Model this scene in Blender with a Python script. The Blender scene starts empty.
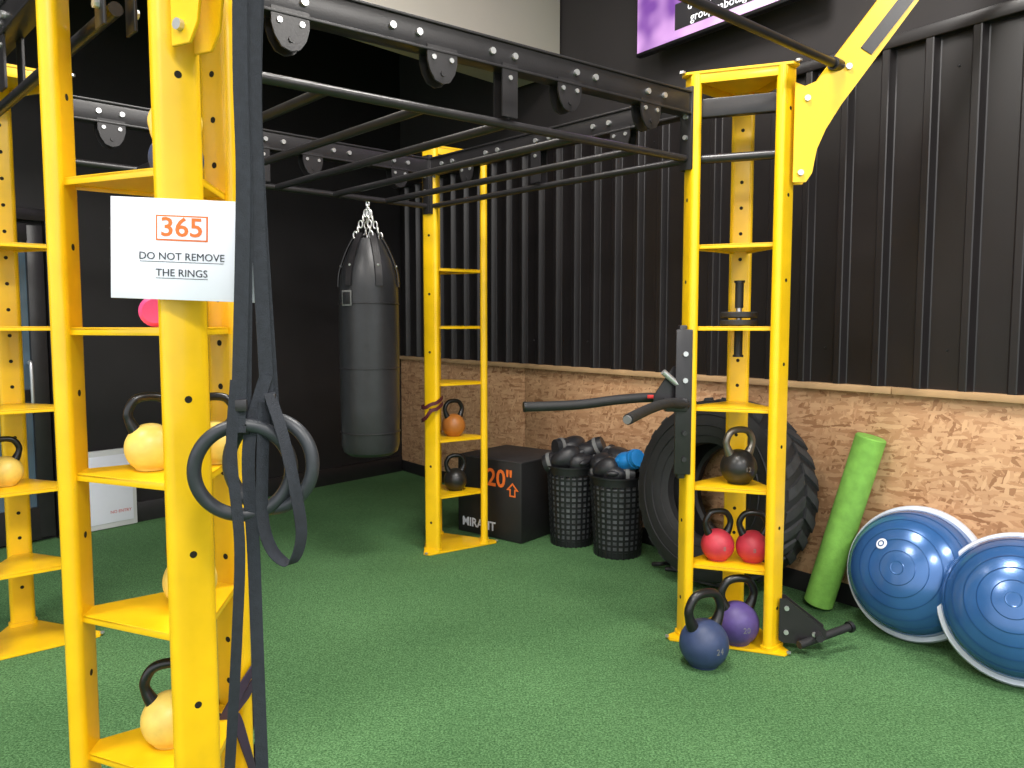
import bpy, bmesh, math, random
from mathutils import Vector, Matrix, Quaternion
random.seed(7)
R=math.radians
scene=bpy.context.scene
scene.view_settings.view_transform='Standard'
scene.view_settings.look='None'

# ---------------------------------------------------------------- materials
def lin(c):
    return tuple(((x/255)/12.92 if x/255<=0.04045 else ((x/255+0.055)/1.055)**2.4) for x in c)
def mat(name,col,rough=0.5,metal=0.0,var=0.08,scale=12,bump=0.0,bscale=80,coat=0.0,spec=0.5,emit=0):
    m=bpy.data.materials.new(name); m.use_nodes=True
    nt=m.node_tree; N=nt.nodes; L=nt.links; p=N['Principled BSDF']
    c=lin(col)
    tc=N.new('ShaderNodeTexCoord'); nz=N.new('ShaderNodeTexNoise'); nz.inputs['Scale'].default_value=scale
    nz.inputs['Detail'].default_value=4
    L.new(tc.outputs['Object'],nz.inputs['Vector'])
    cr=N.new('ShaderNodeValToRGB')
    cr.color_ramp.elements[0].position=0.3; cr.color_ramp.elements[1].position=0.7
    cr.color_ramp.elements[0].color=(*[x*(1-var) for x in c],1)
    cr.color_ramp.elements[1].color=(*[min(1,x*(1+var)) for x in c],1)
    L.new(nz.outputs['Fac'],cr.inputs['Fac']); L.new(cr.outputs['Color'],p.inputs['Base Color'])
    p.inputs['Roughness'].default_value=rough; p.inputs['Metallic'].default_value=metal
    p.inputs['Coat Weight'].default_value=coat; p.inputs['Coat Roughness'].default_value=0.15
    p.inputs['Specular IOR Level'].default_value=spec
    if bump>0:
        n2=N.new('ShaderNodeTexNoise'); n2.inputs['Scale'].default_value=bscale; n2.inputs['Detail'].default_value=3
        L.new(tc.outputs['Object'],n2.inputs['Vector'])
        b=N.new('ShaderNodeBump'); b.inputs['Strength'].default_value=bump; b.inputs['Distance'].default_value=0.004
        L.new(n2.outputs['Fac'],b.inputs['Height']); L.new(b.outputs['Normal'],p.inputs['Normal'])
    if emit>0:
        L.new(cr.outputs['Color'],p.inputs['Emission Color']); p.inputs['Emission Strength'].default_value=emit
    return m

M_yel=mat('yellow_powdercoat',(242,193,14),0.36,0,0.07,9,0.05,60,coat=0.2)
M_blk=mat('black_powdercoat',(38,36,38),0.34,0,0.15,15,0.1,150)
M_hole=mat('hole_dark',(26,22,12),0.9)
M_steel=mat('steel_bolt',(205,205,206),0.3,0.75)
M_rub=mat('rubber_black',(30,30,32),0.6,0,0.2,20,0.25,60)
M_tread=mat('tyre_rubber',(50,50,52),0.75,0,0.25,14,0.25,50)
M_strap=mat('strap_webbing',(34,38,46),0.8,0,0.2,60,0.4,300)
M_ring=mat('ring_grey',(44,47,52),0.42,0,0.15,30,0.05)
M_white=mat('paper_white',(228,230,240),0.35,0,0.02,5,coat=0.3)
M_ink=mat('ink_dark',(50,50,60),0.6)
M_orange=mat('logo_orange',(226,110,40),0.6)
M_kyel=mat('kettlebell_yellow',(226,194,96),0.4,0,0.1,30,0.1,60)
M_kred=mat('kettlebell_red',(184,50,66),0.5,0,0.1,30,0.1,60)
M_kpur=mat('kettlebell_purple',(78,62,120),0.5,0,0.12,30,0.1,60)
M_knav=mat('kettlebell_navy',(48,62,96),0.5,0,0.12,30,0.1,60)
M_kblk=mat('kettlebell_black',(32,31,30),0.35,0,0.12,30,0.1,60)
M_kbrn=mat('kettlebell_orange',(168,104,44),0.45,0,0.1,30)
M_hand=mat('handle_black',(22,22,24),0.3,0,0.1,30)
M_hand2=mat('handle_bare_steel',(120,116,108),0.35,0.8,0.1,30)
M_pink=mat('vinyl_pink',(236,80,150),0.4)
M_leather=mat('black_leather',(38,38,41),0.4,0,0.15,14,0.35,25)
M_label=mat('label_grey',(110,110,110),0.6)
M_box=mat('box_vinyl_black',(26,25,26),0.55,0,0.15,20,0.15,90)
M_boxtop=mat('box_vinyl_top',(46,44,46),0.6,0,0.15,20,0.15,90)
M_plas=mat('plastic_black',(24,25,27),0.38)
M_content=mat('basket_contents',(104,106,108),0.7,0,0.5,25)
M_bluecl=mat('glove_blue',(20,120,190),0.55)
M_glove=mat('glove_black',(36,36,40),0.4,0,0.2,20,0.2,30)
M_foam=mat('foam_green',(126,182,78),0.85,0,0.12,25,0.5,90)
M_bosu=mat('bosu_blue',(52,98,156),0.26,0.3,0.1,6,0.05,40,coat=0.6)
M_bosurim=mat('bosu_rim',(196,202,214),0.4)
M_bosub=mat('bosu_base',(60,66,78),0.5)
M_wood=mat('timber_trim',(188,152,112),0.65,0,0.15,6,0.1,40)
M_wallb=mat('wall_black_paint',(26,23,25),0.6,0,0.2,3,0.08,30)
M_clad=mat('cladding_black',(29,25,26),0.34,0,0.15,3,0.05,20,spec=0.5)
M_upper=mat('wall_upper_dark',(42,38,39),0.75,0,0.12,2)
M_ceil=mat('ceiling_dark',(52,50,50),0.9,0,0.1,2)
M_beige=mat('bulkhead_beige',(174,168,158),0.85,0,0.04,2)
M_panelw=mat('panel_white',(205,206,206),0.5,0,0.03,5)
M_redtxt=mat('text_red',(190,40,40),0.6)
M_bandr=mat('band_maroon',(80,24,32),0.55)
M_bandp=mat('band_purple',(58,44,66),0.6)
M_tvbody=mat('tv_bezel',(14,14,16),0.3)
M_txtw=mat('caption_white',(240,240,245),0.5,emit=0.9)
M_cap=mat('caption_box',(20,18,26),0.5)
M_lamp=mat('lamp_panel',(255,252,244),0.5,emit=2.0)

def tv_mat():
    m=bpy.data.materials.new('tv_screen'); m.use_nodes=True; nt=m.node_tree; N=nt.nodes; L=nt.links; p=N['Principled BSDF']
    tc=N.new('ShaderNodeTexCoord'); nz=N.new('ShaderNodeTexNoise'); nz.inputs['Scale'].default_value=3.0
    L.new(tc.outputs['Object'],nz.inputs['Vector'])
    cr=N.new('ShaderNodeValToRGB'); e=cr.color_ramp.elements
    e[0].position=.36; e[0].color=(*lin((104,60,140)),1); e[1].position=.62; e[1].color=(*lin((206,160,215)),1)
    L.new(nz.outputs['Fac'],cr.inputs['Fac']); L.new(cr.outputs['Color'],p.inputs['Base Color'])
    L.new(cr.outputs['Color'],p.inputs['Emission Color']); p.inputs['Emission Strength'].default_value=0.6
    p.inputs['Roughness'].default_value=0.2
    return m
M_tv=tv_mat()
M_glass=mat('door_glass',(92,112,128),0.08,0,0.5,1.6)

def turf_mat():
    m=bpy.data.materials.new('green_turf'); m.use_nodes=True; nt=m.node_tree; N=nt.nodes; L=nt.links; p=N['Principled BSDF']
    tc=N.new('ShaderNodeTexCoord')
    n1=N.new('ShaderNodeTexNoise'); n1.inputs['Scale'].default_value=120; n1.inputs['Detail'].default_value=5; n1.inputs['Roughness'].default_value=.85
    n3=N.new('ShaderNodeTexNoise'); n3.inputs['Scale'].default_value=30; n3.inputs['Detail'].default_value=4
    n2=N.new('ShaderNodeTexNoise'); n2.inputs['Scale'].default_value=1.4; n2.inputs['Detail'].default_value=6
    for q in (n1,n2,n3): L.new(tc.outputs['Object'],q.inputs['Vector'])
    r1=N.new('ShaderNodeValToRGB'); e=r1.color_ramp.elements
    e[0].position=.38; e[0].color=(*lin((28,74,32)),1); e[1].position=.66; e[1].color=(*lin((132,178,122)),1)
    L.new(n1.outputs['Fac'],r1.inputs['Fac'])
    r2=N.new('ShaderNodeValToRGB'); e=r2.color_ramp.elements
    e[0].position=.3; e[0].color=(.74,.79,.76,1); e[1].position=.7; e[1].color=(1,1,1,1)
    L.new(n2.outputs['Fac'],r2.inputs['Fac'])
    r3=N.new('ShaderNodeValToRGB'); e=r3.color_ramp.elements
    e[0].position=.3; e[0].color=(.76,.78,.76,1); e[1].position=.65; e[1].color=(1,1,1,1)
    L.new(n3.outputs['Fac'],r3.inputs['Fac'])
    mx=N.new('ShaderNodeMixRGB'); mx.blend_type='MULTIPLY'; mx.inputs['Fac'].default_value=1
    L.new(r1.outputs['Color'],mx.inputs['Color1']); L.new(r2.outputs['Color'],mx.inputs['Color2'])
    my=N.new('ShaderNodeMixRGB'); my.blend_type='MULTIPLY'; my.inputs['Fac'].default_value=1
    L.new(mx.outputs['Color'],my.inputs['Color1']); L.new(r3.outputs['Color'],my.inputs['Color2'])
    L.new(my.outputs['Color'],p.inputs['Base Color'])
    p.inputs['Roughness'].default_value=.9; p.inputs['Specular IOR Level'].default_value=.2
    b=N.new('ShaderNodeBump'); b.inputs['Strength'].default_value=.7; b.inputs['Distance'].default_value=.006
    L.new(n1.outputs['Fac'],b.inputs['Height']); L.new(b.outputs['Normal'],p.inputs['Normal'])
    return m
M_turf=turf_mat()

def osb_mat():
    m=bpy.data.materials.new('osb_board'); m.use_nodes=True; nt=m.node_tree; N=nt.nodes; L=nt.links; p=N['Principled BSDF']
    tc=N.new('ShaderNodeTexCoord')
    nz=N.new('ShaderNodeTexNoise'); nz.inputs['Scale'].default_value=60
    L.new(tc.outputs['Object'],nz.inputs['Vector'])
    def layer(rot,sx,sz,off):
        ad=N.new('ShaderNodeMixRGB'); ad.blend_type='ADD'; ad.inputs['Fac'].default_value=.012
        L.new(tc.outputs['Object'],ad.inputs['Color1']); L.new(nz.outputs['Color'],ad.inputs['Color2'])
        r0=N.new('ShaderNodeMapping'); r0.inputs['Rotation'].default_value=(0,R(rot),0); r0.inputs['Location'].default_value=(off,0,off)
        L.new(ad.outputs['Color'],r0.inputs['Vector'])
        mp=N.new('ShaderNodeMapping'); mp.inputs['Scale'].default_value=(sx,1,sz)
        L.new(r0.outputs['Vector'],mp.inputs['Vector'])
        v=N.new('ShaderNodeTexVoronoi'); v.inputs['Scale'].default_value=1.0; v.inputs['Randomness'].default_value=1
        L.new(mp.outputs['Vector'],v.inputs['Vector'])
        s=N.new('ShaderNodeSeparateColor'); L.new(v.outputs['Color'],s.inputs['Color'])
        r=N.new('ShaderNodeValToRGB'); e=r.color_ramp.elements
        e[0].position=0; e[0].color=(*lin((148,104,70)),1); e[1].position=1; e[1].color=(*lin((210,168,128)),1)
        k=r.color_ramp.elements.new(.22); k.color=(*lin((182,136,98)),1)
        L.new(s.outputs['Red'],r.inputs['Fac']); return r,s
    Ls=[layer(22,15,58,0),layer(-40,17,62,.3),layer(75,18,60,.7),layer(5,14,66,1.1)]
    cur=Ls[0][0].outputs['Color']
    for i in range(1,4):
        g=N.new('ShaderNodeMath'); g.operation='GREATER_THAN'; g.inputs[1].default_value=.55; L.new(Ls[i][1].outputs['Green'],g.inputs[0])
        m1=N.new('ShaderNodeMixRGB'); L.new(g.outputs[0],m1.inputs['Fac']); L.new(cur,m1.inputs['Color1']); L.new(Ls[i][0].outputs['Color'],m1.inputs['Color2'])
        cur=m1.outputs['Color']
    L.new(cur,p.inputs['Base Color']); p.inputs['Roughness'].default_value=.6
    return m
M_osb=osb_mat()

# ---------------------------------------------------------------- builder
def catmull(pts,n=8,closed=False):
    P=[Vector(p) for p in pts]; out=[]; m=len(P)
    rng=range(m) if closed else range(m-1)
    for i in rng:
        if closed: p0,p1,p2,p3=P[(i-1)%m],P[i],P[(i+1)%m],P[(i+2)%m]
        else: p0,p1,p2,p3=P[max(i-1,0)],P[i],P[i+1],P[min(i+2,m-1)]
        for k in range(n):
            t=k/n
            out.append(0.5*((2*p1)+(-p0+p2)*t+(2*p0-5*p1+4*p2-p3)*t*t+(-p0+3*p1-3*p2+p3)*t**3))
    if not closed: out.append(P[-1])
    return out
def circ(r,n=12): return [(r*math.cos(2*math.pi*i/n),r*math.sin(2*math.pi*i/n)) for i in range(n)]
def rrect(w,h,r,n=4):
    out=[]
    for cx,cy,a0 in ((w/2-r,h/2-r,0),(-w/2+r,h/2-r,90),(-w/2+r,-h/2+r,180),(w/2-r,-h/2+r,270)):
        for i in range(n+1):
            a=R(a0+90*i/n); out.append((cx+r*math.cos(a),cy+r*math.sin(a)))
    return out
class B:
    def __init__(s): s.v=[]; s.f=[]; s.mi=[]; s.mats=[]; s.M=Matrix.Identity(4)
    def m(s,mt):
        if mt not in s.mats: s.mats.append(mt)
        return s.mats.index(mt)
    def raw(s,vs,fs,mt,M=None):
        T=s.M@M if M is not None else s.M
        o=len(s.v); i=s.m(mt)
        s.v+= [tuple(T@Vector(v)) for v in vs]
        for f in fs: s.f.append(tuple(x+o for x in f)); s.mi.append(i)
    def bm(s,bm,mt,M=None):
        bm.verts.ensure_lookup_table(); bm.verts.index_update()
        s.raw([v.co.copy() for v in bm.verts],[[v.index for v in f.verts] for f in bm.faces],mt,M); bm.free()
    def box(s,c,size,mt,bev=0.0,M=None):
        bm=bmesh.new(); bmesh.ops.create_cube(bm,size=1)
        for v in bm.verts: v.co=Vector((v.co.x*size[0],v.co.y*size[1],v.co.z*size[2]))
        if bev>0: bmesh.ops.bevel(bm,geom=bm.edges[:],offset=bev,segments=2,affect='EDGES',profile=.5)
        for v in bm.verts: v.co+=Vector(c)
        s.bm(bm,mt,M)
    def beam(s,p0,p1,w,h,mt,bev=0.004):
        p0=Vector(p0);p1=Vector(p1); s.sweep([p0,p1],rrect(w,h,min(max(bev,.001),w/2.01,h/2.01),2),mt,up=(0,0,1))
    def sweep(s,pts,prof,mt,closed=False,up=(0,0,1),scales=None):
        P=[Vector(p) for p in pts]; n=len(P); T=[]
        for i in range(n):
            if closed: t=P[(i+1)%n]-P[(i-1)%n]
            else: t=P[min(i+1,n-1)]-P[max(i-1,0)]
            T.append(t.normalized())
        u=Vector(up); 
        if abs(u.normalized().dot(T[0]))>.97: u=Vector((1,0,0)) if abs(T[0].x)<.9 else Vector((0,1,0))
        nrm=(u-T[0]*u.dot(T[0])).normalized()
        vs=[];k=len(prof)
        for i in range(n):
            if i>0:
                q=T[i-1].rotation_difference(T[i]); nrm=(q@nrm); nrm=(nrm-T[i]*nrm.dot(T[i])).normalized()
            b=nrm.cross(T[i])
            sc=scales[i] if scales else 1
            for a,c in prof: vs.append(P[i]+b*(a*sc)+nrm*(c*sc))
        fs=[]
        m=n if closed else n-1
        for i in range(m):
            for j in range(k):
                a=i*k+j; b_=i*k+(j+1)%k; c=((i+1)%n)*k+(j+1)%k; d=((i+1)%n)*k+j
                fs.append((a,d,c,b_))
        if not closed:
            fs.append(tuple(range(k))); fs.append(tuple(reversed(range((n-1)*k,n*k))))
        s.raw(vs,fs,mt)
    def tube(s,pts,r,mt,smooth=0,closed=False,segs=12,scales=None):
        if smooth: pts=catmull(pts,smooth,closed)
        s.sweep(pts,circ(r,segs),mt,closed,scales=scales)
    def ribbon(s,pts,w,t,mt,side,smooth=8,closed=False):
        # strap whose width always runs along the fixed direction 'side'
        P=catmull(pts,smooth,closed) if smooth else [Vector(p) for p in pts]
        n=len(P); sd=Vector(side).normalized(); vs=[]
        for i in range(n):
            if closed: t_=P[(i+1)%n]-P[(i-1)%n]
            else: t_=P[min(i+1,n-1)]-P[max(i-1,0)]
            t_.normalize()
            x=(sd-t_*sd.dot(t_)).normalized(); y=t_.cross(x)
            for a,c in ((w/2,t/2),(-w/2,t/2),(-w/2,-t/2),(w/2,-t/2)): vs.append(P[i]+x*a+y*c)
        fs=[]
        for i in range(n if closed else n-1):
            for j in range(4):
                fs.append((i*4+j,((i+1)%n)*4+j,((i+1)%n)*4+(j+1)%4,i*4+(j+1)%4))
        if not closed: fs.append((0,1,2,3)); fs.append(tuple(reversed(range((n-1)*4,n*4))))
        s.raw(vs,fs,mt)
    def lathe(s,prof,mt,segs=32,M=None):
        vs=[];k=len(prof);fs=[]
        for i in range(segs):
            a=2*math.pi*i/segs
            for r,z in prof: vs.append((r*math.cos(a),r*math.sin(a),z))
        for i in range(segs):
            for j in range(k-1):
                a=i*k+j;b=((i+1)%segs)*k+j
                fs.append((a,b,b+1,a+1))
        bm=bmesh.new(); V=[bm.verts.new(v) for v in vs]
        for f in fs:
            try: bm.faces.new([V[x] for x in f])
            except: pass
        bmesh.ops.remove_doubles(bm,verts=bm.verts[:],dist=1e-5)
        bmesh.ops.dissolve_degenerate(bm,dist=1e-6,edges=bm.edges[:])
        s.bm(bm,mt,M)
    def prism(s,poly,z0,z1,mt,M=None,bev=0):
        n=len(poly)
        if bev>0:
            bm=bmesh.new(); vb=[bm.verts.new((x,y,z0)) for x,y in poly]; vt=[bm.verts.new((x,y,z1)) for x,y in poly]
            bm.faces.new(list(reversed(vb))); bm.faces.new(vt)
            for i in range(n): bm.faces.new((vb[i],vb[(i+1)%n],vt[(i+1)%n],vt[i]))
            bmesh.ops.bevel(bm,geom=bm.edges[:],offset=bev,segments=2,affect='EDGES')
            s.bm(bm,mt,M); return
        vs=[(x,y,z0) for x,y in poly]+[(x,y,z1) for x,y in poly]
        fs=[tuple(reversed(range(n))),tuple(range(n,2*n))]+[(i,(i+1)%n,n+(i+1)%n,n+i) for i in range(n)]
        s.raw(vs,fs,mt,M)
    def ball(s,c,r,mt,sub=3,sc=(1,1,1),M=None,fn=None):
        bm=bmesh.new(); bmesh.ops.create_icosphere(bm,subdivisions=sub,radius=1)
        for v in bm.verts:
            co=v.co.copy()
            if fn: co=fn(co)
            v.co=Vector((co.x*r*sc[0],co.y*r*sc[1],co.z*r*sc[2]))+Vector(c)
        s.bm(bm,mt,M)
    def cyl(s,p0,p1,r,mt,segs=16): s.sweep([p0,p1],circ(r,segs),mt)
    def text(s,body,size,mt,M,align='CENTER',ext=0.0006,bold=0.0):
        cu=bpy.data.curves.new('t','FONT'); cu.body=body; cu.size=size; cu.align_x=align; cu.align_y='CENTER'; cu.extrude=ext; cu.offset=bold
        cu.resolution_u=3
        o=bpy.data.objects.new('t',cu); bpy.context.collection.objects.link(o)
        bpy.context.view_layer.update()
        dg=bpy.context.evaluated_depsgraph_get(); me=bpy.data.meshes.new_from_object(o.evaluated_get(dg))
        s.raw([v.co.copy() for v in me.vertices],[list(p.vertices) for p in me.polygons],mt,M)
        bpy.data.objects.remove(o); bpy.data.meshes.remove(me)
    def make(s,name,loc=(0,0,0),rot=(0,0,0),angle=38,matrix=None,fixn=True):
        me=bpy.data.meshes.new(name); me.from_pydata(s.v,[],s.f)
        for mt in s.mats: me.materials.append(mt)
        for p,i in zip(me.polygons,s.mi): p.material_index=i; p.use_smooth=True
        me.update()
        if fixn:
            bm=bmesh.new(); bm.from_mesh(me); bmesh.ops.recalc_face_normals(bm,faces=bm.faces[:]); bm.to_mesh(me); bm.free()
        me.set_sharp_from_angle(angle=R(angle))
        o=bpy.data.objects.new(name,me); bpy.context.collection.objects.link(o)
        if matrix is not None: o.matrix_world=matrix
        else: o.location=loc; o.rotation_euler=rot
        return o
def frame(origin,z,xhint):
    z=Vector(z).normalized(); x=Vector(xhint); x=(x-z*x.dot(z)).normalized(); y=z.cross(x)
    M=Matrix.Identity(4)
    for i in range(3): M[i][0]=x[i];M[i][1]=y[i];M[i][2]=z[i];M[i][3]=origin[i]
    return M
def V(*a): return Vector(a)

# ---------------------------------------------------------------- room
C=(-1.10,7.74); WR=R(-52.55); WL=R(-129.8)
WH=4.8
b=B(); b.box((0,0,-.05),(24,24,.1),M_turf); b.make('floor',(0,2,0))
b=B(); b.box((5.0,.10,WH/2),(10.4,.2,WH),M_upper)
b.make('wall_right',(C[0],C[1],0),(0,0,WR))
b=B()
x=0.0; p=.205
pts=[(0,0)]
while x<9.9:
    pts+=[(x+.112,0),(x+.117,-.003),(x+.128,-.039),(x+.133,-.042),(x+.162,-.042),(x+.167,-.039),(x+.181,-.003),(x+.186,0)]
    x+=p
pts.append((x,0))
vs=[];fs=[]
for (px,py) in pts: vs+= [(px,py-.012,1.165),(px,py-.012,2.80)]
for i in range(len(pts)-1): fs.append((2*i,2*i+2,2*i+3,2*i+1))
b.raw(vs,fs,M_clad)
b.box((4.95,-.03,2.83),(9.9,.06,.06),M_clad,.005)
for k in range(1,48,3):
    for zz in (1.35,2.65): b.ball((k*p+.06,-.014,zz),.006,M_blk,1)
b.make('wall_cladding',(C[0],C[1],0),(0,0,WR),angle=24,fixn=False)
b=B()
for k in range(5):
    b.box((1.0+k*2.0,-.011,.62),(1.994,.02,1.02),M_osb,.001)
b.make('wall_osb_panel',(C[0],C[1],0),(0,0,WR))
b=B()
for x0,x1 in ((.02,4.95),(4.955,9.9)):
    b.box(((x0+x1)/2,-.03,1.147),(x1-x0,.058,.034),M_wood,.002)
b.make('trim_1',(C[0],C[1],0),(0,0,WR))
b=B(); b.box((4.95,-.014,.055),(9.9,.026,.11),M_wallb,.003); b.make('baseboard_right',(C[0],C[1],0),(0,0,WR))
b=B(); b.box((4.8,-.1,WH/2),(10,.2,WH),M_wallb)
b.make('wall_left',(C[0],C[1],0),(0,0,WL))
b=B(); b.box((1.6,.014,.075),(3.1,.026,.15),M_blk,.003); b.box((6.8,.014,.075),(5,.026,.15),M_blk,.003); b.make('baseboard_left',(C[0],C[1],0),(0,0,WL))
b=B()
b.box((3.20,.032,1.1),(.07,.06,2.2),M_blk,.004); b.box((4.18,.032,1.1),(.07,.06,2.2),M_blk,.004); b.box((3.69,.032,2.2),(1.05,.06,.08),M_blk,.004)
b.box((3.30,.035,1.08),(.10,.04,2.1),M_blk,.004); b.box((4.08,.035,1.08),(.10,.04,2.1),M_blk,.004); b.box((3.69,.035,.13),(.7,.04,.22),M_blk,.004)
b.box((3.69,.035,2.08),(.7,.04,.12),M_blk,.004); b.box((3.69,.035,1.0),(.7,.04,.08),M_blk,.004)
b.box((3.69,.02,1.1),(.7,.012,1.9),M_glass)
b.tube([(3.37,.06,.9),(3.37,.1,.92),(3.37,.1,1.2),(3.37,.06,1.22)],.012,M_steel,4)
b.make('door_1',(C[0],C[1],0),(0,0,WL))
b=B(); b.box((2.88,.05,.29),(.36,.03,.57),M_panelw,.006); b.box((2.88,.068,.29),(.30,.006,.49),M_white,.002)
b.text('NO ENTRY',.03,M_redtxt,Matrix.Translation((2.82,.072,.12))@Matrix.Rotation(R(180),4,'Z')@Matrix.Rotation(R(90),4,'X'))
b.make('white_wall_panel',(C[0],C[1],0),(0,0,WL))
b=B(); b.box((0,0,WH+.05),(16,13,.1),M_ceil); b.make('ceiling',(0,4.5,0))
dv=Vector((-1.164,-1.18,0)).normalized(); e0=Vector((.364,5.83,0)); e1=e0+dv*8
nv=Vector((-dv.y,dv.x,0)); 
if nv.y<0: nv=-nv
b=B(); q=[e0+dv*.02,e1,e1+nv*.5,e0+nv*.5]
b.prism([(v.x,v.y) for v in q],3.31,WH,M_beige); b.make('ceiling_bulkhead')
for i,(lx,ly,pw) in enumerate(((0.3,2.6,130),(-2.2,1.2,110),(2.9,0.3,170),(0.2,-1.2,175),(-1.4,4.2,65))):
    b=B(); b.box((0,0,.04),(1.3,.7,.06),M_tvbody,.005); b.box((0,0,.005),(1.24,.64,.01),M_lamp,.002)
    top=b.make('ceiling_light_panel',(lx,ly,4.3),(0,0,R(40)))
    b=B(); b.cyl((-.5,0,.07),(-.5,0,.5),.006,M_steel,6); b.cyl((.5,0,.07),(.5,0,.5),.006,M_steel,6)
    o=b.make('hanger'); o.parent=top
    ld=bpy.data.lights.new('light_panel_lamp','AREA'); ld.energy=pw; ld.shape='RECTANGLE'; ld.size=1.24; ld.size_y=.64; ld.color=(1,.96,.91)
    lo=bpy.data.objects.new('panel_lamp',ld); bpy.context.collection.objects.link(lo); lo.parent=top; lo.location=(0,0,-.02)

# ---------------------------------------------------------------- TV
b=B(); tx=3.95; tz=-.045
b.box((tx,-.16,3.55+tz),(1.24,.05,.72),M_tvbody,.008)
b.box((tx,-.187,3.555+tz),(1.21,.004,.69),M_tv)
b.box((tx,-.07,3.55+tz),(.4,.14,.3),M_blk,.004)
b.box((tx+.10,-.1905,3.335+tz),(.80,.002,.15),M_cap)
b.text("don't know who in the",.068,M_txtw,Matrix.Translation((tx+.11,-.194,3.370+tz))@Matrix.Rotation(R(90),4,'X'))
b.text("group sabotaged that",.068,M_txtw,Matrix.Translation((tx+.11,-.194,3.298+tz))@Matrix.Rotation(R(90),4,'X'))
b.make('wall_television',(C[0],C[1],0),(0,0,WR))

# ---------------------------------------------------------------- towers
SH=[.366,.732,1.098,1.464,1.83]; TOP=2.57
def tri(r,a0,clip=.05):
    out=[]
    P=[Vector((r*math.cos(R(a0+120*i)),r*math.sin(R(a0+120*i)))) for i in range(3)]
    for i in range(3):
        p=P[i]; a=(P[i-1]-p).normalized(); c=(P[(i+1)%3]-p).normalized()
        out+= [p+a*clip,p+c*clip]
    return [(v.x,v.y) for v in out]
def tower(name,cx,cy,a0,extra=None,dense=0):
    b=B(); rr=.225
    pp=[]
    for i in range(3):
        a=R(a0+120*i); pos=Vector((rr*math.cos(a),rr*math.sin(a),0)); pp.append(pos)
        M=Matrix.Translation(pos)@Matrix.Rotation(a,4,'Z')
        b.prism(rrect(.046,.105,.02,5),.01,TOP,M_yel,M)
        for side in (1,-1):
            z=.20; step=.366 if side==1 else (.122 if i==dense else .366)
            while z<2.5:
                p0=M@Vector((side*.0225,0,z)); p1=M@Vector((side*.0235,0,z))
                b.cyl(p0,p1,.0085,M_hole,12); z+=step
        b.prism(rrect(.06,.12,.02,4),.01,.028,M_yel,M)
    b.prism(tri(.345,a0,.045),0.001,.012,M_yel,bev=.002)
    b.prism(tri(.315,a0,.05),TOP,TOP+.012,M_yel,bev=.002)
    for i in range(3):
        a=R(a0+120*i+60)
        c=Vector((.15*math.cos(a),.15*math.sin(a),TOP+.0))
        M=Matrix.Translation(c)@Matrix.Rotation(a,4,'Z')
        b.box((0,0,-.02),(.006,.40,.04),M_yel,.001,M)
        b.cyl((.28*math.cos(R(a0+120*i)),.28*math.sin(R(a0+120*i)),TOP+.012),(.28*math.cos(R(a0+120*i)),.28*math.sin(R(a0+120*i)),TOP+.022),.014,M_steel,6)
        b.cyl((.31*math.cos(R(a0+120*i)),.31*math.sin(R(a0+120*i)),.012),(.31*math.cos(R(a0+120*i)),.31*math.sin(R(a0+120*i)),.02),.010,M_steel,6)
    for z in SH:
        b.prism(tri(.262,a0,.06),z-.008,z,M_yel,bev=.0015)
        for i in range(3):
            a=R(a0+120*i+60); M=Matrix.Rotation(a,4,'Z')
            b.box((.129,0,z-.010),(.004,.33,.018),M_yel,.0008,M)
    if extra: extra(b,pp)
    b.make(name,(cx,cy,0)); 
    return [Vector((cx,cy,0))+p for p in pp]
def arm_poly(): return [(0,2.08),(.055,2.08),(.08,2.12),(.095,2.22),(.13,2.30),(.19,2.40),(.52,2.86),(1.0,3.5),(.83,3.5),(.36,2.87),(.13,2.56),(.09,2.50),(.04,2.48),(0,2.5)]
def add_arm(b,base,ang):
    a=R(ang)
    M=Matrix.Translation(base)@Matrix.Rotation(a,4,'Z')@Matrix.Rotation(R(90),4,'X')
    for off,th in ((-.034,.008),(.026,.008)):
        b.prism(arm_poly(),off,off+th,M_yel,M,bev=.0015)
    b.prism([(.15,2.47),(.22,2.47),(.98,3.49),(.85,3.49)],-.028,.028,M_yel,M,bev=.001)
    b.prism([(.26,2.63),(.305,2.60),(.77,3.215),(.725,3.245)],.034,.039,M_blk,M,bev=.001)
    for r_,z_ in ((.03,2.12),(.05,2.43),(.215,2.555),(.50,2.92)):
        for s_ in (1,-1):
            b.cyl(M@Vector((r_,z_,.03*s_)),M@Vector((r_,z_,.046*s_)),.013,M_steel,8)

def exL(b,pp): add_arm(b,pp[2]+Vector((.03,-.02,0)),-26)
def exR(b,pp):
    add_arm(b,pp[2]+Vector((.03,0,0)),-6)
    b.tube([pp[1]+Vector((0,.01,2.21)),pp[2]+Vector((0,.01,2.21))],.02,M_blk)
    b.beam(pp[1]+Vector((0,.01,2.43)),pp[2]+Vector((0,.01,2.43)),.04,.08,M_blk)
PL=tower('kettlebell_storage_tower',-.898,1.972,67.0,exL)
PR=tower('kettlebell_storage_tower',1.033,3.565,70,exR)
PM=tower('kettlebell_storage_tower',-.412,5.10,4,dense=9)
PF=tower('kettlebell_storage_tower',-2.25,3.50,10,dense=1)

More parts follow.
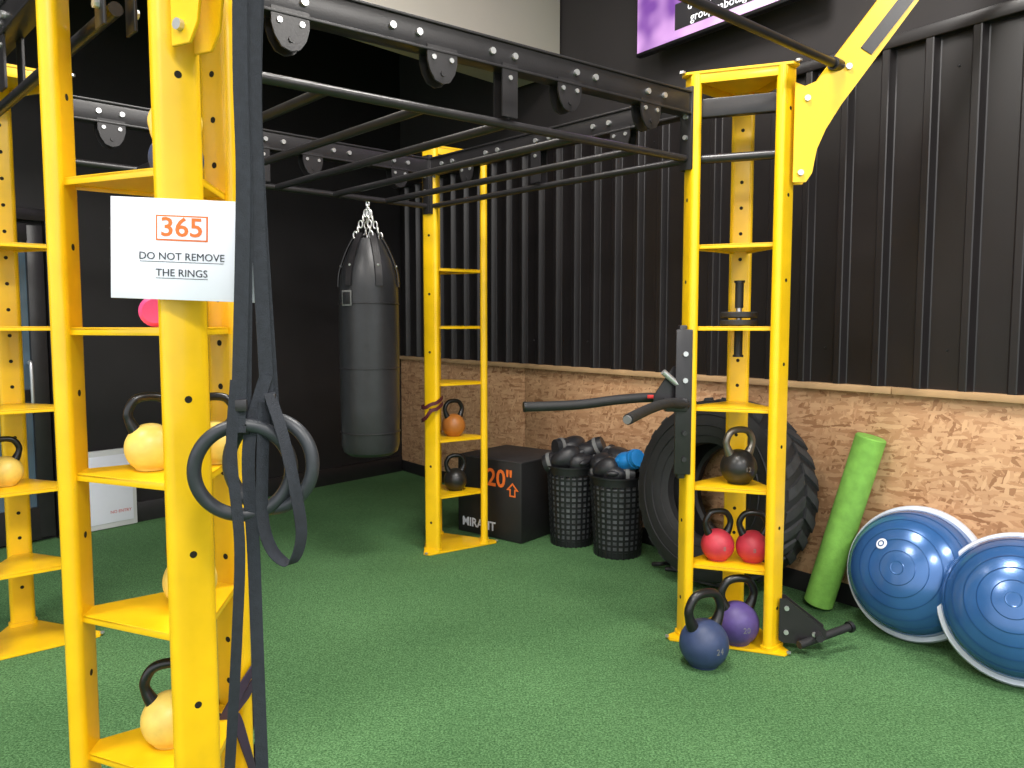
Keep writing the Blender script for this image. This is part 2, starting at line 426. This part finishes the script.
# ---------------------------------------------------------------- overhead frame
def bracket(b,p,d,shape,n):
    M=frame((p.x,p.y,p.z),n,d)
    s=1 if M[2][1]>0 else -1
    if shape==0: poly=[(-.06,.02),(-.06,-.03),(-.05,-.065),(-.03,-.095),(.0,-.105),(.03,-.095),(.05,-.065),(.06,-.03),(.06,.02)]
    else: poly=[(-.035,.02),(-.035,-.17),(.035,-.17),(.035,.02)]
    poly=[(x_,y_*s) for x_,y_ in poly]
    b.prism(poly,.022,.030,M_blk,M,bev=.001); b.prism(poly,-.030,-.022,M_blk,M,bev=.001)
    hs=[(-.035,-.02),(.035,-.02),(0,-.07)] if shape==0 else [(0,-.03)]
    for hx,hy in hs:
        for q in (1,-1):
            b.cyl(M@Vector((hx,hy*s,q*.028)),M@Vector((hx,hy*s,q*.035)),.009,M_steel if hy>-.05 else M_blk,8)
def truss(p0,p1,ts,zl=2.21,zb=2.40,zt=2.50):
    b=B(); p0=Vector((p0[0],p0[1],0)); p1=Vector((p1[0],p1[1],0)); d=(p1-p0).normalized(); n=Vector((-d.y,d.x,0))
    z=Vector((0,0,1))
    b.beam(p0+z*(zb+zt)/2,p1+z*(zb+zt)/2,.05,zt-zb,M_blk,.004)
    b.beam(p0+z*(zt-.004),p1+z*(zt-.004),.065,.010,M_blk,.002)
    b.beam(p0+z*(zb+.004),p1+z*(zb+.004),.065,.010,M_blk,.002)
    b.tube([p0+z*zl,p1+z*zl],.017,M_blk)
    Ln=(p1-p0).length
    t=.15; k=0
    while t<Ln-.05:
        for s_ in (1,-1):
            c=p0+d*t+z*((zb+zt)/2)
            b.cyl(c+n*s_*.024,c+n*s_*.036,.012,M_steel,10)
        t+=.10 if k%2==0 else .30; k+=1
    for (tt,sh) in ts:
        c=p0+(p1-p0)*tt+z*zb; bracket(b,c,d,sh,n)
    for e in (p0,p1):
        for s_ in (1,-1):
            b.box((0,0,0),(.06,.36,.008),M_blk,.002,frame(e+n*s_*.034+z*2.34,n,d))
            for zz in (2.21,2.30,2.39,2.47): b.cyl(e+n*s_*.036+z*zz,e+n*s_*.05+z*zz,.011,M_steel,8)
    return b,p0,p1
bars=[.16,.33,.5,.67,.84]
T1a=(-.85,2.30); T1b=(PR[1].x-.01,PR[1].y+.0)
T2a=(PF[0].x,PF[0].y); T2b=(PM[2].x,PM[2].y)
b,a1,e1_=truss(T1a,T1b,[(.10,0),(.36,0),(.50,1),(.64,0),(.86,0)])
b.box((0,0,0),(.05,.16,.30),M_blk,.004,Matrix.Translation((-.84,2.24,2.36)))
b.make('climbing_rig_girder')
b,a2,e2_=truss(T2a,T2b,[(.10,0),(.30,0),(.46,1),(.60,0),(.88,0)])
b.make('climbing_rig_girder')
b,_,_=truss(T2b,T1b,[(.2,0),(.5,1),(.8,0)]); b.make('climbing_rig_girder')
b,_,_=truss((PF[2].x,PF[2].y),(-.93,1.87),[(.2,0),(.5,1)]); b.make('climbing_rig_girder')
for t in bars:
    b=B(); A=a1+(e1_-a1)*t+Vector((0,0,2.21)); E=a2+(e2_-a2)*t+Vector((0,0,2.21))
    b.cyl(A,E,.017,M_blk,14)
    b.make('monkey_bar')
b=B(); q0=Vector((1.385,3.355,2.565)); q1=Vector((-.555,1.70,2.565)); dd=(q1-q0).normalized()
b.cyl(q0-dd*.08,q1+dd*.15,.018,M_blk,16)
for q in (q0,q1): b.cyl(q-dd*.05,q+dd*.05,.027,M_blk,16)
b.make('pull_up_bar')

# ---------------------------------------------------------------- kettlebells
def kb(x,y,z,r,body,handle,rot=0,txt=None):
    b=B()
    prof=[(0,0),(r*.5,0),(r*.58,r*.02)]
    for i in range(1,25):
        a=R(-58+148*i/24); prof.append((max(0,r*math.cos(a)),r*.9+r*math.sin(a)))
    prof[-1]=(0,r*1.9)
    b.lathe(prof,body,32)
    c=r*.9
    pts=[(-.50*r,0,c+.62*r),(-.72*r,0,c+1.05*r),(-.80*r,0,c+1.5*r),(-.52*r,0,c+1.98*r),(0,0,c+2.1*r),(.52*r,0,c+1.98*r),(.80*r,0,c+1.5*r),(.72*r,0,c+1.05*r),(.50*r,0,c+.62*r)]
    P=catmull(pts,5); n=len(P)
    sc=[1+.55*max(0,(abs(i-(n-1)/2)/((n-1)/2))-.65)/.35 for i in range(n)]
    b.tube(P,.185*r,handle,scales=sc)
    if txt:
        b.text(txt,r*.36,M_label,Matrix.Translation((0,-r*.99,c))@Matrix.Rotation(R(90),4,'X'))
    return b.make('kettlebell',(x,y,z),(0,0,R(rot)))
kb(-.930,1.965,1.099,.063,M_kyel,M_hand,35)
kb(-.80,2.06,1.099,.060,M_kyel,M_hand,20)
kb(-.855,2.0,.733,.068,M_kyel,M_hand,60)
kb(-.905,1.965,.367,.072,M_kyel,M_hand,20)
kb(-.855,2.0,1.831,.066,M_knav,M_kyel,15)
kb(1.060,3.56,.733,.084,M_kblk,M_hand2,15,'12')
kb(.970,3.565,.367,.077,M_kred,M_hand,10,'8')
kb(1.126,3.535,.367,.077,M_kred,M_hand,-10,'8')
kb(1.035,3.45,.013,.100,M_kpur,M_hand,10,'20')
kb(.832,3.24,.0,.106,M_knav,M_hand,25,'24')
kb(-.39,5.10,.733,.078,M_kbrn,M_hand,30)
kb(-.38,5.10,.367,.078,M_kblk,M_hand,20)
kb(-2.33,3.50,.733,.072,M_kyel,M_hand,40)
b=B()
for s_ in (-1,1):
    b.lathe([(0,-.028),(.030,-.028),(.039,-.018),(.039,.018),(.030,.028),(0,.028)],M_pink,24,Matrix.Translation((s_*.06,0,.039))@Matrix.Rotation(R(90),4,'Y'))
b.cyl((-.05,0,.039),(.05,0,.039),.014,M_pink)
b.make('pink_dumbbell',(-.915,2.0,1.465),(0,0,R(110)))
b=B(); b.cyl((0,0,-.17),(0,0,.17),.013,M_steel)
for s_ in (1,-1): b.cyl((0,0,s_*.05),(0,0,s_*.17),.019,M_rub); b.cyl((0,0,s_*.165),(0,0,s_*.175),.024,M_plas)
for s_ in (-.018,.018): b.lathe([(.02,-.014),(.078,-.014),(.084,-.009),(.084,.009),(.078,.014),(.02,.014)],M_rub,28,Matrix.Translation((0,0,s_)))
b.make('ab_roller_wheel',(1.045,3.56,1.498))

# ---------------------------------------------------------------- dip attachment on right tower
b=B(); f=PR[1]
b.box((f.x-.040,f.y-.03,1.12),(.035,.05,.70),M_blk,.006)
b.box((f.x-.035,f.y-.052,1.12),(.075,.014,.66),M_blk,.004)
for zz in (.86,.98,1.10,1.22,1.34): b.cyl((f.x-.03,f.y-.055,zz),(f.x-.03,f.y-.07,zz),.012,M_steel if zz>1.2 else M_blk,8)
b.prism([(0,.02),(.13,.02),(.13,.05),(.04,.18),(0,.19)],-.004,.004,M_blk,Matrix.Translation((f.x-.04,f.y-.02,1.10))@Matrix.Rotation(R(190),4,'Z')@Matrix.Rotation(R(90),4,'X'))
b.box((f.x-.18,f.y-.035,1.145),(.03,.012,.015),M_redtxt,.002)
b.cyl((f.x-.13,f.y-.06,1.26),(f.x-.06,f.y-.045,1.2),.014,M_steel,10)
b.tube([(f.x-.02,f.y+.03,1.11),(f.x-.15,f.y+.02,1.135),(f.x-.32,f.y-.02,1.13),(f.x-.52,f.y-.06,1.110),(f.x-.755,f.y-.10,1.105)],.0225,M_rub,8)
b.cyl((f.x-.750,f.y-.099,1.1052),(f.x-.760,f.y-.101,1.105),.024,M_plas)
b.tube([(f.x-.02,f.y-.05,1.11),(f.x-.12,f.y-.14,1.125),(f.x-.23,f.y-.28,1.115),(f.x-.35,f.y-.48,1.095)],.0225,M_rub,8)
b.cyl((f.x-.349,f.y-.478,1.0952),(f.x-.356,f.y-.490,1.094),.017,M_label)
b.box((f.x-.07,f.y-.02,1.11),(.10,.12,.06),M_blk,.006)
b.make('dip_bar_attachment')
b=B(); g=PR[2]
Mp=Matrix.Translation((g.x+.02,g.y-.03,0))@Matrix.Rotation(R(-12),4,'Z')@Matrix.Rotation(R(90),4,'X')
pl=[(.0,.06),(.0,.25),(.03,.25),(.20,.12),(.20,.08),(.14,.05),(.02,.05)]
b.prism(pl,-.006,.006,M_blk,Mp,bev=.001); b.prism(pl,-.07,-.058,M_blk,Mp,bev=.001)
b.cyl((g.x+.09,g.y-.09,.06),(g.x+.36,g.y+.01,.105),.018,M_rub); b.cyl((g.x+.17,g.y-.12,.10),(g.x+.22,g.y+.10,.10),.016,M_rub)
b.cyl((g.x+.35,g.y+.006,.103),(g.x+.365,g.y+.012,.106),.026,M_plas)
for a_,c_ in ((.03,.21),(.03,.1),(.15,.1)): b.cyl(Mp@Vector((a_,c_,-.012)),Mp@Vector((a_,c_,.014)),.011,M_steel,8)
b.make('low_roller_attachment')

# ---------------------------------------------------------------- sign
b=B(); b.box((0,0,0),(.312,.003,.222),M_white,.001)
SX=-.003
def ST(x_,z_): return Matrix.Translation((x_+SX,-.0025,z_))@Matrix.Rotation(R(90),4,'X')
b.box((SX,-.0018,.047),(.112,.0012,.056),M_orange); b.box((SX,-.0024,.047),(.105,.0012,.049),M_white)
b.text('365',.058,M_orange,Matrix.Translation((SX,-.0035,.047))@Matrix.Rotation(R(90),4,'X')@Matrix.Scale(1.08,4,(1,0,0)),bold=.0008)
b.text('DO NOT REMOVE',.0228,M_ink,ST(0,-.016)); b.text('THE RINGS',.0228,M_ink,ST(0,-.052))
b.box((SX,-.002,-.0275),(.180,.001,.0012),M_ink); b.box((SX,-.002,-.0635),(.112,.001,.0012),M_ink)
b.make('paper_sign',(-.729,1.727,1.636),(0,R(2),R(4)))

# ---------------------------------------------------------------- rings on straps
def ringset(cx,cy,cz,yaw,tiltx,top,mid,extra):
    b=B()
    M=Matrix.Translation((cx,cy,cz))@Matrix.Rotation(R(yaw),4,'Z')@Matrix.Rotation(R(tiltx),4,'X')
    pts=[M@Vector((.101*math.cos(2*math.pi*i/56),0,.101*math.sin(2*math.pi*i/56))) for i in range(56)]
    b.tube(pts,.0152,M_ring,0,True,16)
    tp=M@Vector((0,0,.101)); sd=(1,.6,0)
    b.ribbon([top+V(0,.023,-.01),top+V(0,.015,.018),top+V(0,-.015,.018),top+V(0,-.023,-.01),mid+V(.001,-.008,.3),mid+V(0,-.008,0),tp+V(0,-.019,.03),tp+V(0,-.018,0),tp+V(0,0,-.018),tp+V(0,.018,0),tp+V(0,.016,.03),mid+V(-.001,.01,0),mid+V(-.002,.01,.3),top+V(0,.023,-.05)],.030,.0025,M_strap,sd,8)
    b.box((tp.x,tp.y-.021,tp.z+.045),(.040,.010,.026),M_blk,.003)
    extra(b,tp); return b
def tails1(b,tp):
    b.ribbon([tp+V(-.003,-.022,.10),tp+V(-.012,-.034,-.06),tp+V(.0,-.034,-.25),tp+V(-.012,-.03,-.45),tp+V(-.035,-.02,-.70),tp+V(-.06,-.01,-.95),tp+V(-.065,0,-1.05)],.024,.0022,M_strap,(1,.9,0))
def tails2(b,tp):
    b.ribbon([tp+V(0,-.022,.10),tp+V(-.035,-.045,-.06),tp+V(-.03,-.045,-.3),tp+V(-.03,-.035,-.6),tp+V(-.028,-.03,-.85),tp+V(-.027,-.03,-1.02)],.028,.0022,M_strap,(1,.1,0))
    b.ribbon([tp+V(.008,-.03,.06),tp+V(.040,-.045,-.03),tp+V(.066,-.055,-.14),tp+V(.078,-.05,-.25),tp+V(.055,-.05,-.315),tp+V(.015,-.05,-.29),tp+V(-.006,-.05,-.22),tp+V(-.006,-.045,-.10),tp+V(-.002,-.032,.04)],.030,.0022,M_strap,(.75,1,0))
b=ringset(-.590,1.672,1.152,16,4,V(-.556,1.690,2.565),V(-.572,1.672,1.75),tails1); b.make('gymnastic_ring')
b=ringset(-.543,1.712,1.160,-10,-3,V(-.530,1.716,2.565),V(-.556,1.712,1.75),tails2); b.make('gymnastic_ring')

b=B(); f=PL[0]
for k in range(3):
    pts=[(f.x+(.050+.006*k)*math.cos(a_),f.y+(.085+.006*k)*math.sin(a_),.36+.06*k*math.cos(a_)-.26*max(0,math.cos(a_-.6-k))) for a_ in [2*math.pi*i/12 for i in range(12)]]
    b.ribbon(pts,.03,.004,M_bandp,(0,0,1),6,True)
b.make('purple_resistance_band')
b=B(); f=PM[2]
for k in range(2):
    pts=[(f.x+.068*math.cos(a_),f.y+.068*math.sin(a_),.99-.04*k+.02*math.cos(a_*2)-(.06+.05*k)*max(0,-math.cos(a_))) for a_ in [2*math.pi*i/12 for i in range(12)]]
    b.ribbon(pts,.022,.004,M_bandr,(0,0,1),6,True)
b.make('maroon_resistance_band')

# ---------------------------------------------------------------- punch bag
b=B()
prof=[(0,.0),(.13,.0),(.160,.02),(.172,.06),(.175,.3),(.177,.7),(.173,1.0),(.167,1.06),(.147,1.14),(.112,1.22),(.082,1.28),(0,1.285)]
b.lathe(prof,M_leather,40)
for z in (.14,.52,.90): b.lathe([(.175,z-.004),(.1795,z-.002),(.1795,z+.002),(.175,z+.004)],M_blk,40)
for i in range(6):
    a=2*math.pi*i/6
    P=[(.175*math.cos(a),.175*math.sin(a),1.0),(.167*math.cos(a),.167*math.sin(a),1.09),(.12*math.cos(a),.12*math.sin(a),1.22),(.07*math.cos(a),.07*math.sin(a),1.31)]
    P=[(x_*1.02,y_*1.02,z_) for x_,y_,z_ in P]
    b.ribbon(P,.04,.005,M_blk,(-math.sin(a),math.cos(a),0),4)
    b.ball((.163*math.cos(a),.163*math.sin(a),1.12),.009,M_steel,1)
def link(b,c,r,ax,mt=M_steel):
    pts=[]
    for i in range(14):
        t=2*math.pi*i/14; u_=r*.55*math.cos(t); w_=r*math.sin(t)
        pts.append((c[0]+(u_ if ax==0 else 0),c[1]+(u_ if ax else 0),c[2]+w_))
    b.tube(pts,.0045,mt,0,True,8)
for i in range(4):
    a=2*math.pi*i/4+.4
    for k in range(5):
        t=k/4; link(b,((.075*(1-t)+.012*t)*math.cos(a),(.075*(1-t)+.012*t)*math.sin(a),1.30+t*.13),.021,k%2)
for k in range(3): link(b,(0,0,1.45+k*.018),.016,k%2)
Ml=Matrix.Rotation(R(-35),4,'Z')
b.box((0,-.176,.93),(.075,.004,.09),M_label,.001,Ml)
b.box((0,-.178,.93),(.060,.004,.07),M_leather,.001,Ml)
b.make('punching_bag',(-.850,4.60,.695),(0,0,R(0)))

# ---------------------------------------------------------------- plyo box
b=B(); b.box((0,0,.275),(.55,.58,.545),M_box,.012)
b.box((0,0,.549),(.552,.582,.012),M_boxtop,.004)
FM=Matrix.Translation((-.2765,0,0))@Matrix.Rotation(R(-90),4,'Z')@Matrix.Rotation(R(90),4,'X')
b.text('20"',.17,M_orange,FM@Matrix.Translation((.10,.42,0)),bold=.003)
b.text('\u21E7',.12,M_orange,FM@Matrix.Translation((.215,.35,0)),bold=.001)
b.text('MIRAFIT',.085,M_bosurim,FM@Matrix.Translation((-.09,.08,0)),bold=.002)
b.make('plyometric_box',(.010,5.467,0),(0,0,R(51)))

# ---------------------------------------------------------------- baskets with gear
def basket(x_,y_,rt,h,fill):
    b=B(); rb=rt*.84
    def rad(z): return rb+(rt-rb)*z/h
    b.lathe([(0,.004),(rb,.004),(rb,.04),(rb-.004,.04),(rb-.006,.012),(0,.012)],M_plas,32)
    nr=13
    for k in range(nr):
        z=.05+(h-.10)*k/(nr-1); r_=rad(z)
        b.lathe([(r_-.002,z-.007),(r_+.002,z-.007),(r_+.002,z+.007),(r_-.002,z+.007),(r_-.002,z-.007)],M_plas,32)
    for i in range(26):
        a=2*math.pi*i/26
        b.box((0,0,0),(.004,.014,h),M_plas,0,Matrix.Rotation(a,4,'Z')@Matrix.Translation(((rb+rt)/2,0,h/2))@Matrix.Rotation(math.atan2(rt-rb,h),4,'Y'))
    b.lathe([(rt-.006,h-.05),(rt+.002,h-.05),(rt+.004,h-.012),(rt+.016,h-.010),(rt+.016,h),(rt-.006,h),(rt-.006,h-.05)],M_plas,32)
    b.lathe([(0,.03),(rb*.95,.03),(rt*.93,h*.86),(0,h*.93)],M_content,20)
    for (gx,gy,gz,gr,yaw,pit,mt) in fill:
        M=Matrix.Translation((gx,gy,gz))@Matrix.Rotation(R(yaw),4,'Z')@Matrix.Rotation(R(pit),4,'Y')
        b.ball((0,0,0),gr,mt,3,(1.2,.95,.80),M,fn=lambda c:Vector((c.x+.12*c.z*c.z,c.y*(1-.14*c.x),c.z*(1+.15*c.x))))
        b.ball((gr*.20,gr*.80,gr*.12),gr*.34,mt,2,(1.9,.8,.8),M)
        b.lathe([(0,-.05),(gr*.64,-.05),(gr*.70,-.02),(gr*.70,.03),(gr*.6,.08),(0,.08)],mt,16,M@Matrix.Translation((-gr*1.05,0,0))@Matrix.Rotation(R(90),4,'Y')@Matrix.Scale(.85,4,(0,1,0)))
        b.lathe([(gr*.68,-.012),(gr*.73,-.012),(gr*.73,.012),(gr*.68,.012)],M_label if mt is M_glove else mt,16,M@Matrix.Translation((-gr*1.10,0,0))@Matrix.Rotation(R(90),4,'Y')@Matrix.Scale(.86,4,(0,1,0)))
    return b.make('laundry_basket_of_boxing_gloves',(x_,y_,0))
basket(.680,4.88,.178,.52,[(-.08,-.05,.56,.085,300,-25,M_glove),(.05,-.08,.61,.085,110,20,M_bluecl),(.02,.08,.60,.10,140,0,M_glove),(-.09,.06,.58,.085,230,25,M_glove),(-.03,-.10,.54,.07,170,0,M_glove),(.09,.04,.56,.07,110,20,M_glove)])
basket(.405,5.13,.168,.54,[(-.05,-.06,.59,.095,340,-20,M_glove),(.08,-.02,.62,.09,160,25,M_glove),(-.04,.07,.62,.095,250,-10,M_glove),(.05,-.10,.57,.08,215,10,M_glove),(-.0,0,.66,.085,30,0,M_glove)])
b=B(); b.tube([(.86,4.60,.016),(.90,4.56,.03),(.96,4.60,.02),(1.02,4.56,.015),(.98,4.50,.014),(.92,4.52,.013)],.013,M_rub,6); b.make('skipping_rope_bundle')

# ---------------------------------------------------------------- tractor tyre
n=Vector((-.794,-.608,0)); al=R(8)
ax=Vector((n.x*math.cos(al),n.y*math.cos(al),math.sin(al)))
RT=.52; W=.175
b=B()
prof=[(.26,-W*.62),(.265,-W*.86),(.32,-W*1.00),(.39,-W*1.03),(.45,-W*.99),(.49,-W*.88),(.503,-W*.72),(.510,0),(.503,W*.72),(.49,W*.88),(.45,W*.99),(.39,W*1.03),(.32,W*1.00),(.265,W*.86),(.26,W*.62),(.28,W*.55),(.38,W*.7),(.44,W*.5),(.45,0),(.44,-W*.5),(.38,-W*.7),(.28,-W*.55),(.26,-W*.62)]
b.lathe(prof,M_rub,96)
for rr_,zz in ((.305,.95),(.36,1.02),(.42,1.01)):
    for s_ in (1,-1):
        b.lathe([(rr_-.006,s_*W*(zz-.03)),(rr_,s_*(W*zz+.006)),(rr_+.006,s_*W*(zz-.03))],M_rub,96)
NL=28
for i in range(NL):
    for s_ in (1,-1):
        a=2*math.pi*(i+(.5 if s_>0 else 0))/NL
        P=[]
        for k in range(7):
            u_=k/6; ang=a+.17*(1-u_); zz=s_*W*(.04+.76*u_); rad_=.510 if u_<.7 else .510-.014*(u_-.7)/.3
            P.append(Vector((rad_*math.cos(ang),rad_*math.sin(ang),zz)))
        vs=[];wd=.034;ht=.011
        for q in P:
            rd=Vector((q.x,q.y,0)).normalized(); tg=Vector((-rd.y,rd.x,0))
            for aa,cc in ((-wd,-.012),(-wd*.82,ht),(wd*.82,ht),(wd,-.012)): vs.append(q+tg*aa+rd*cc)
        fs=[]
        for k in range(6):
            for j in range(4): fs.append((k*4+j,(k+1)*4+j,(k+1)*4+(j+1)%4,k*4+(j+1)%4))
        fs+=[(0,1,2,3),(27,26,25,24)]
        b.raw(vs,fs,M_tread)
b.make('tractor_tyre',matrix=frame((1.185,4.285,(RT+.003)*math.cos(al)+W*.85*math.sin(al)),ax,(.608,-.794,0)))

# ---------------------------------------------------------------- foam roller
b=B(); p0=Vector((1.600,3.925,.09)); p1=Vector((1.790,3.805,.985)); L_=(p1-p0).length; r=.073
b.lathe([(0,0),(r-.006,0),(r,.006),(r,L_-.006),(r-.006,L_),(0,L_)],M_foam,40)
ez=(p1-p0).normalized(); drop=r*math.sqrt(1-ez.z**2)
b.make('green_foam_roller',matrix=frame((p0.x,p0.y,drop+.002),p1-p0,(1,0,0)))

# ---------------------------------------------------------------- bosu balls
def bosu(cx,cy,al,n,logo,s=1.0):
    al=R(al); n=Vector(n).normalized(); axis=Vector((n.x*math.cos(al),n.y*math.cos(al),math.sin(al)))
    b=B(); r=.315
    b.M=Matrix.Scale(s,4)
    b.lathe([(0,-.045),(.12,-.045),(.13,-.055),(.25,-.055),(.28,-.045),(.305,-.03),(r+.001,-.012),(r+.006,.004),(r,.020),(.290,.024)],M_bosurim,64)
    b.lathe([(0,-.056),(.11,-.056),(.12,-.046)],M_bosub,32)
    D=[(.290,.012),(.296,.022)]
    for i in range(1,30):
        t=R(90*i/29); rr_=.292*math.cos(t)**.9 if i<29 else 0; z=.03+.205*math.sin(t)
        D.append((rr_,z))
    b.lathe(D,M_bosu,64)
    for t in (12,26,40,54,66,77):
        t=R(t); rr_=.292*math.cos(t)**.9; z=.03+.205*math.sin(t)
        b.lathe([(rr_+.003,z-.003),(rr_+.0036,z),(rr_+.0008,z+.003)],M_bosu,64)
    b.lathe([(.022,.2335),(.030,.236),(.034,.2325)],M_bosu,32)
    if logo:
        t=R(66); rr_=.292*math.cos(t)**.9; z=.03+.205*math.sin(t)
        M=Matrix.Rotation(R(135),4,'Z')@Matrix.Translation((rr_,0,z+.002))@Matrix.Rotation(R(22),4,'Y')
        b.lathe([(0,.004),(.024,.0035),(.027,0)],M_white,24,M)
        b.lathe([(.010,.0045),(.014,.0048),(.016,.0042)],M_bosu,20,M)
    zc=(.321*math.cos(al)+.012*math.sin(al))*s+.002
    b.make('bosu_balance_trainer',matrix=frame((cx,cy,zc),axis,(.608,-.794,0)))
bosu(1.900,3.550,18,(-.74,-.67,0),True,.985)
bosu(2.120,3.125,24,(-.66,-.75,0),False,.985)

# ---------------------------------------------------------------- world, camera
w=bpy.data.worlds.new('World'); scene.world=w; w.use_nodes=True
bg=w.node_tree.nodes['Background']; bg.inputs['Color'].default_value=(.94,.96,1,1); bg.inputs['Strength'].default_value=1.9
cam=bpy.data.cameras.new('camera'); co=bpy.data.objects.new('camera',cam); bpy.context.collection.objects.link(co)
cam.sensor_width=36; cam.lens=770/1024*36; cam.clip_end=60
co.location=(0,0,1.47); co.rotation_euler=(R(90-4.38),0,0)
scene.camera=co
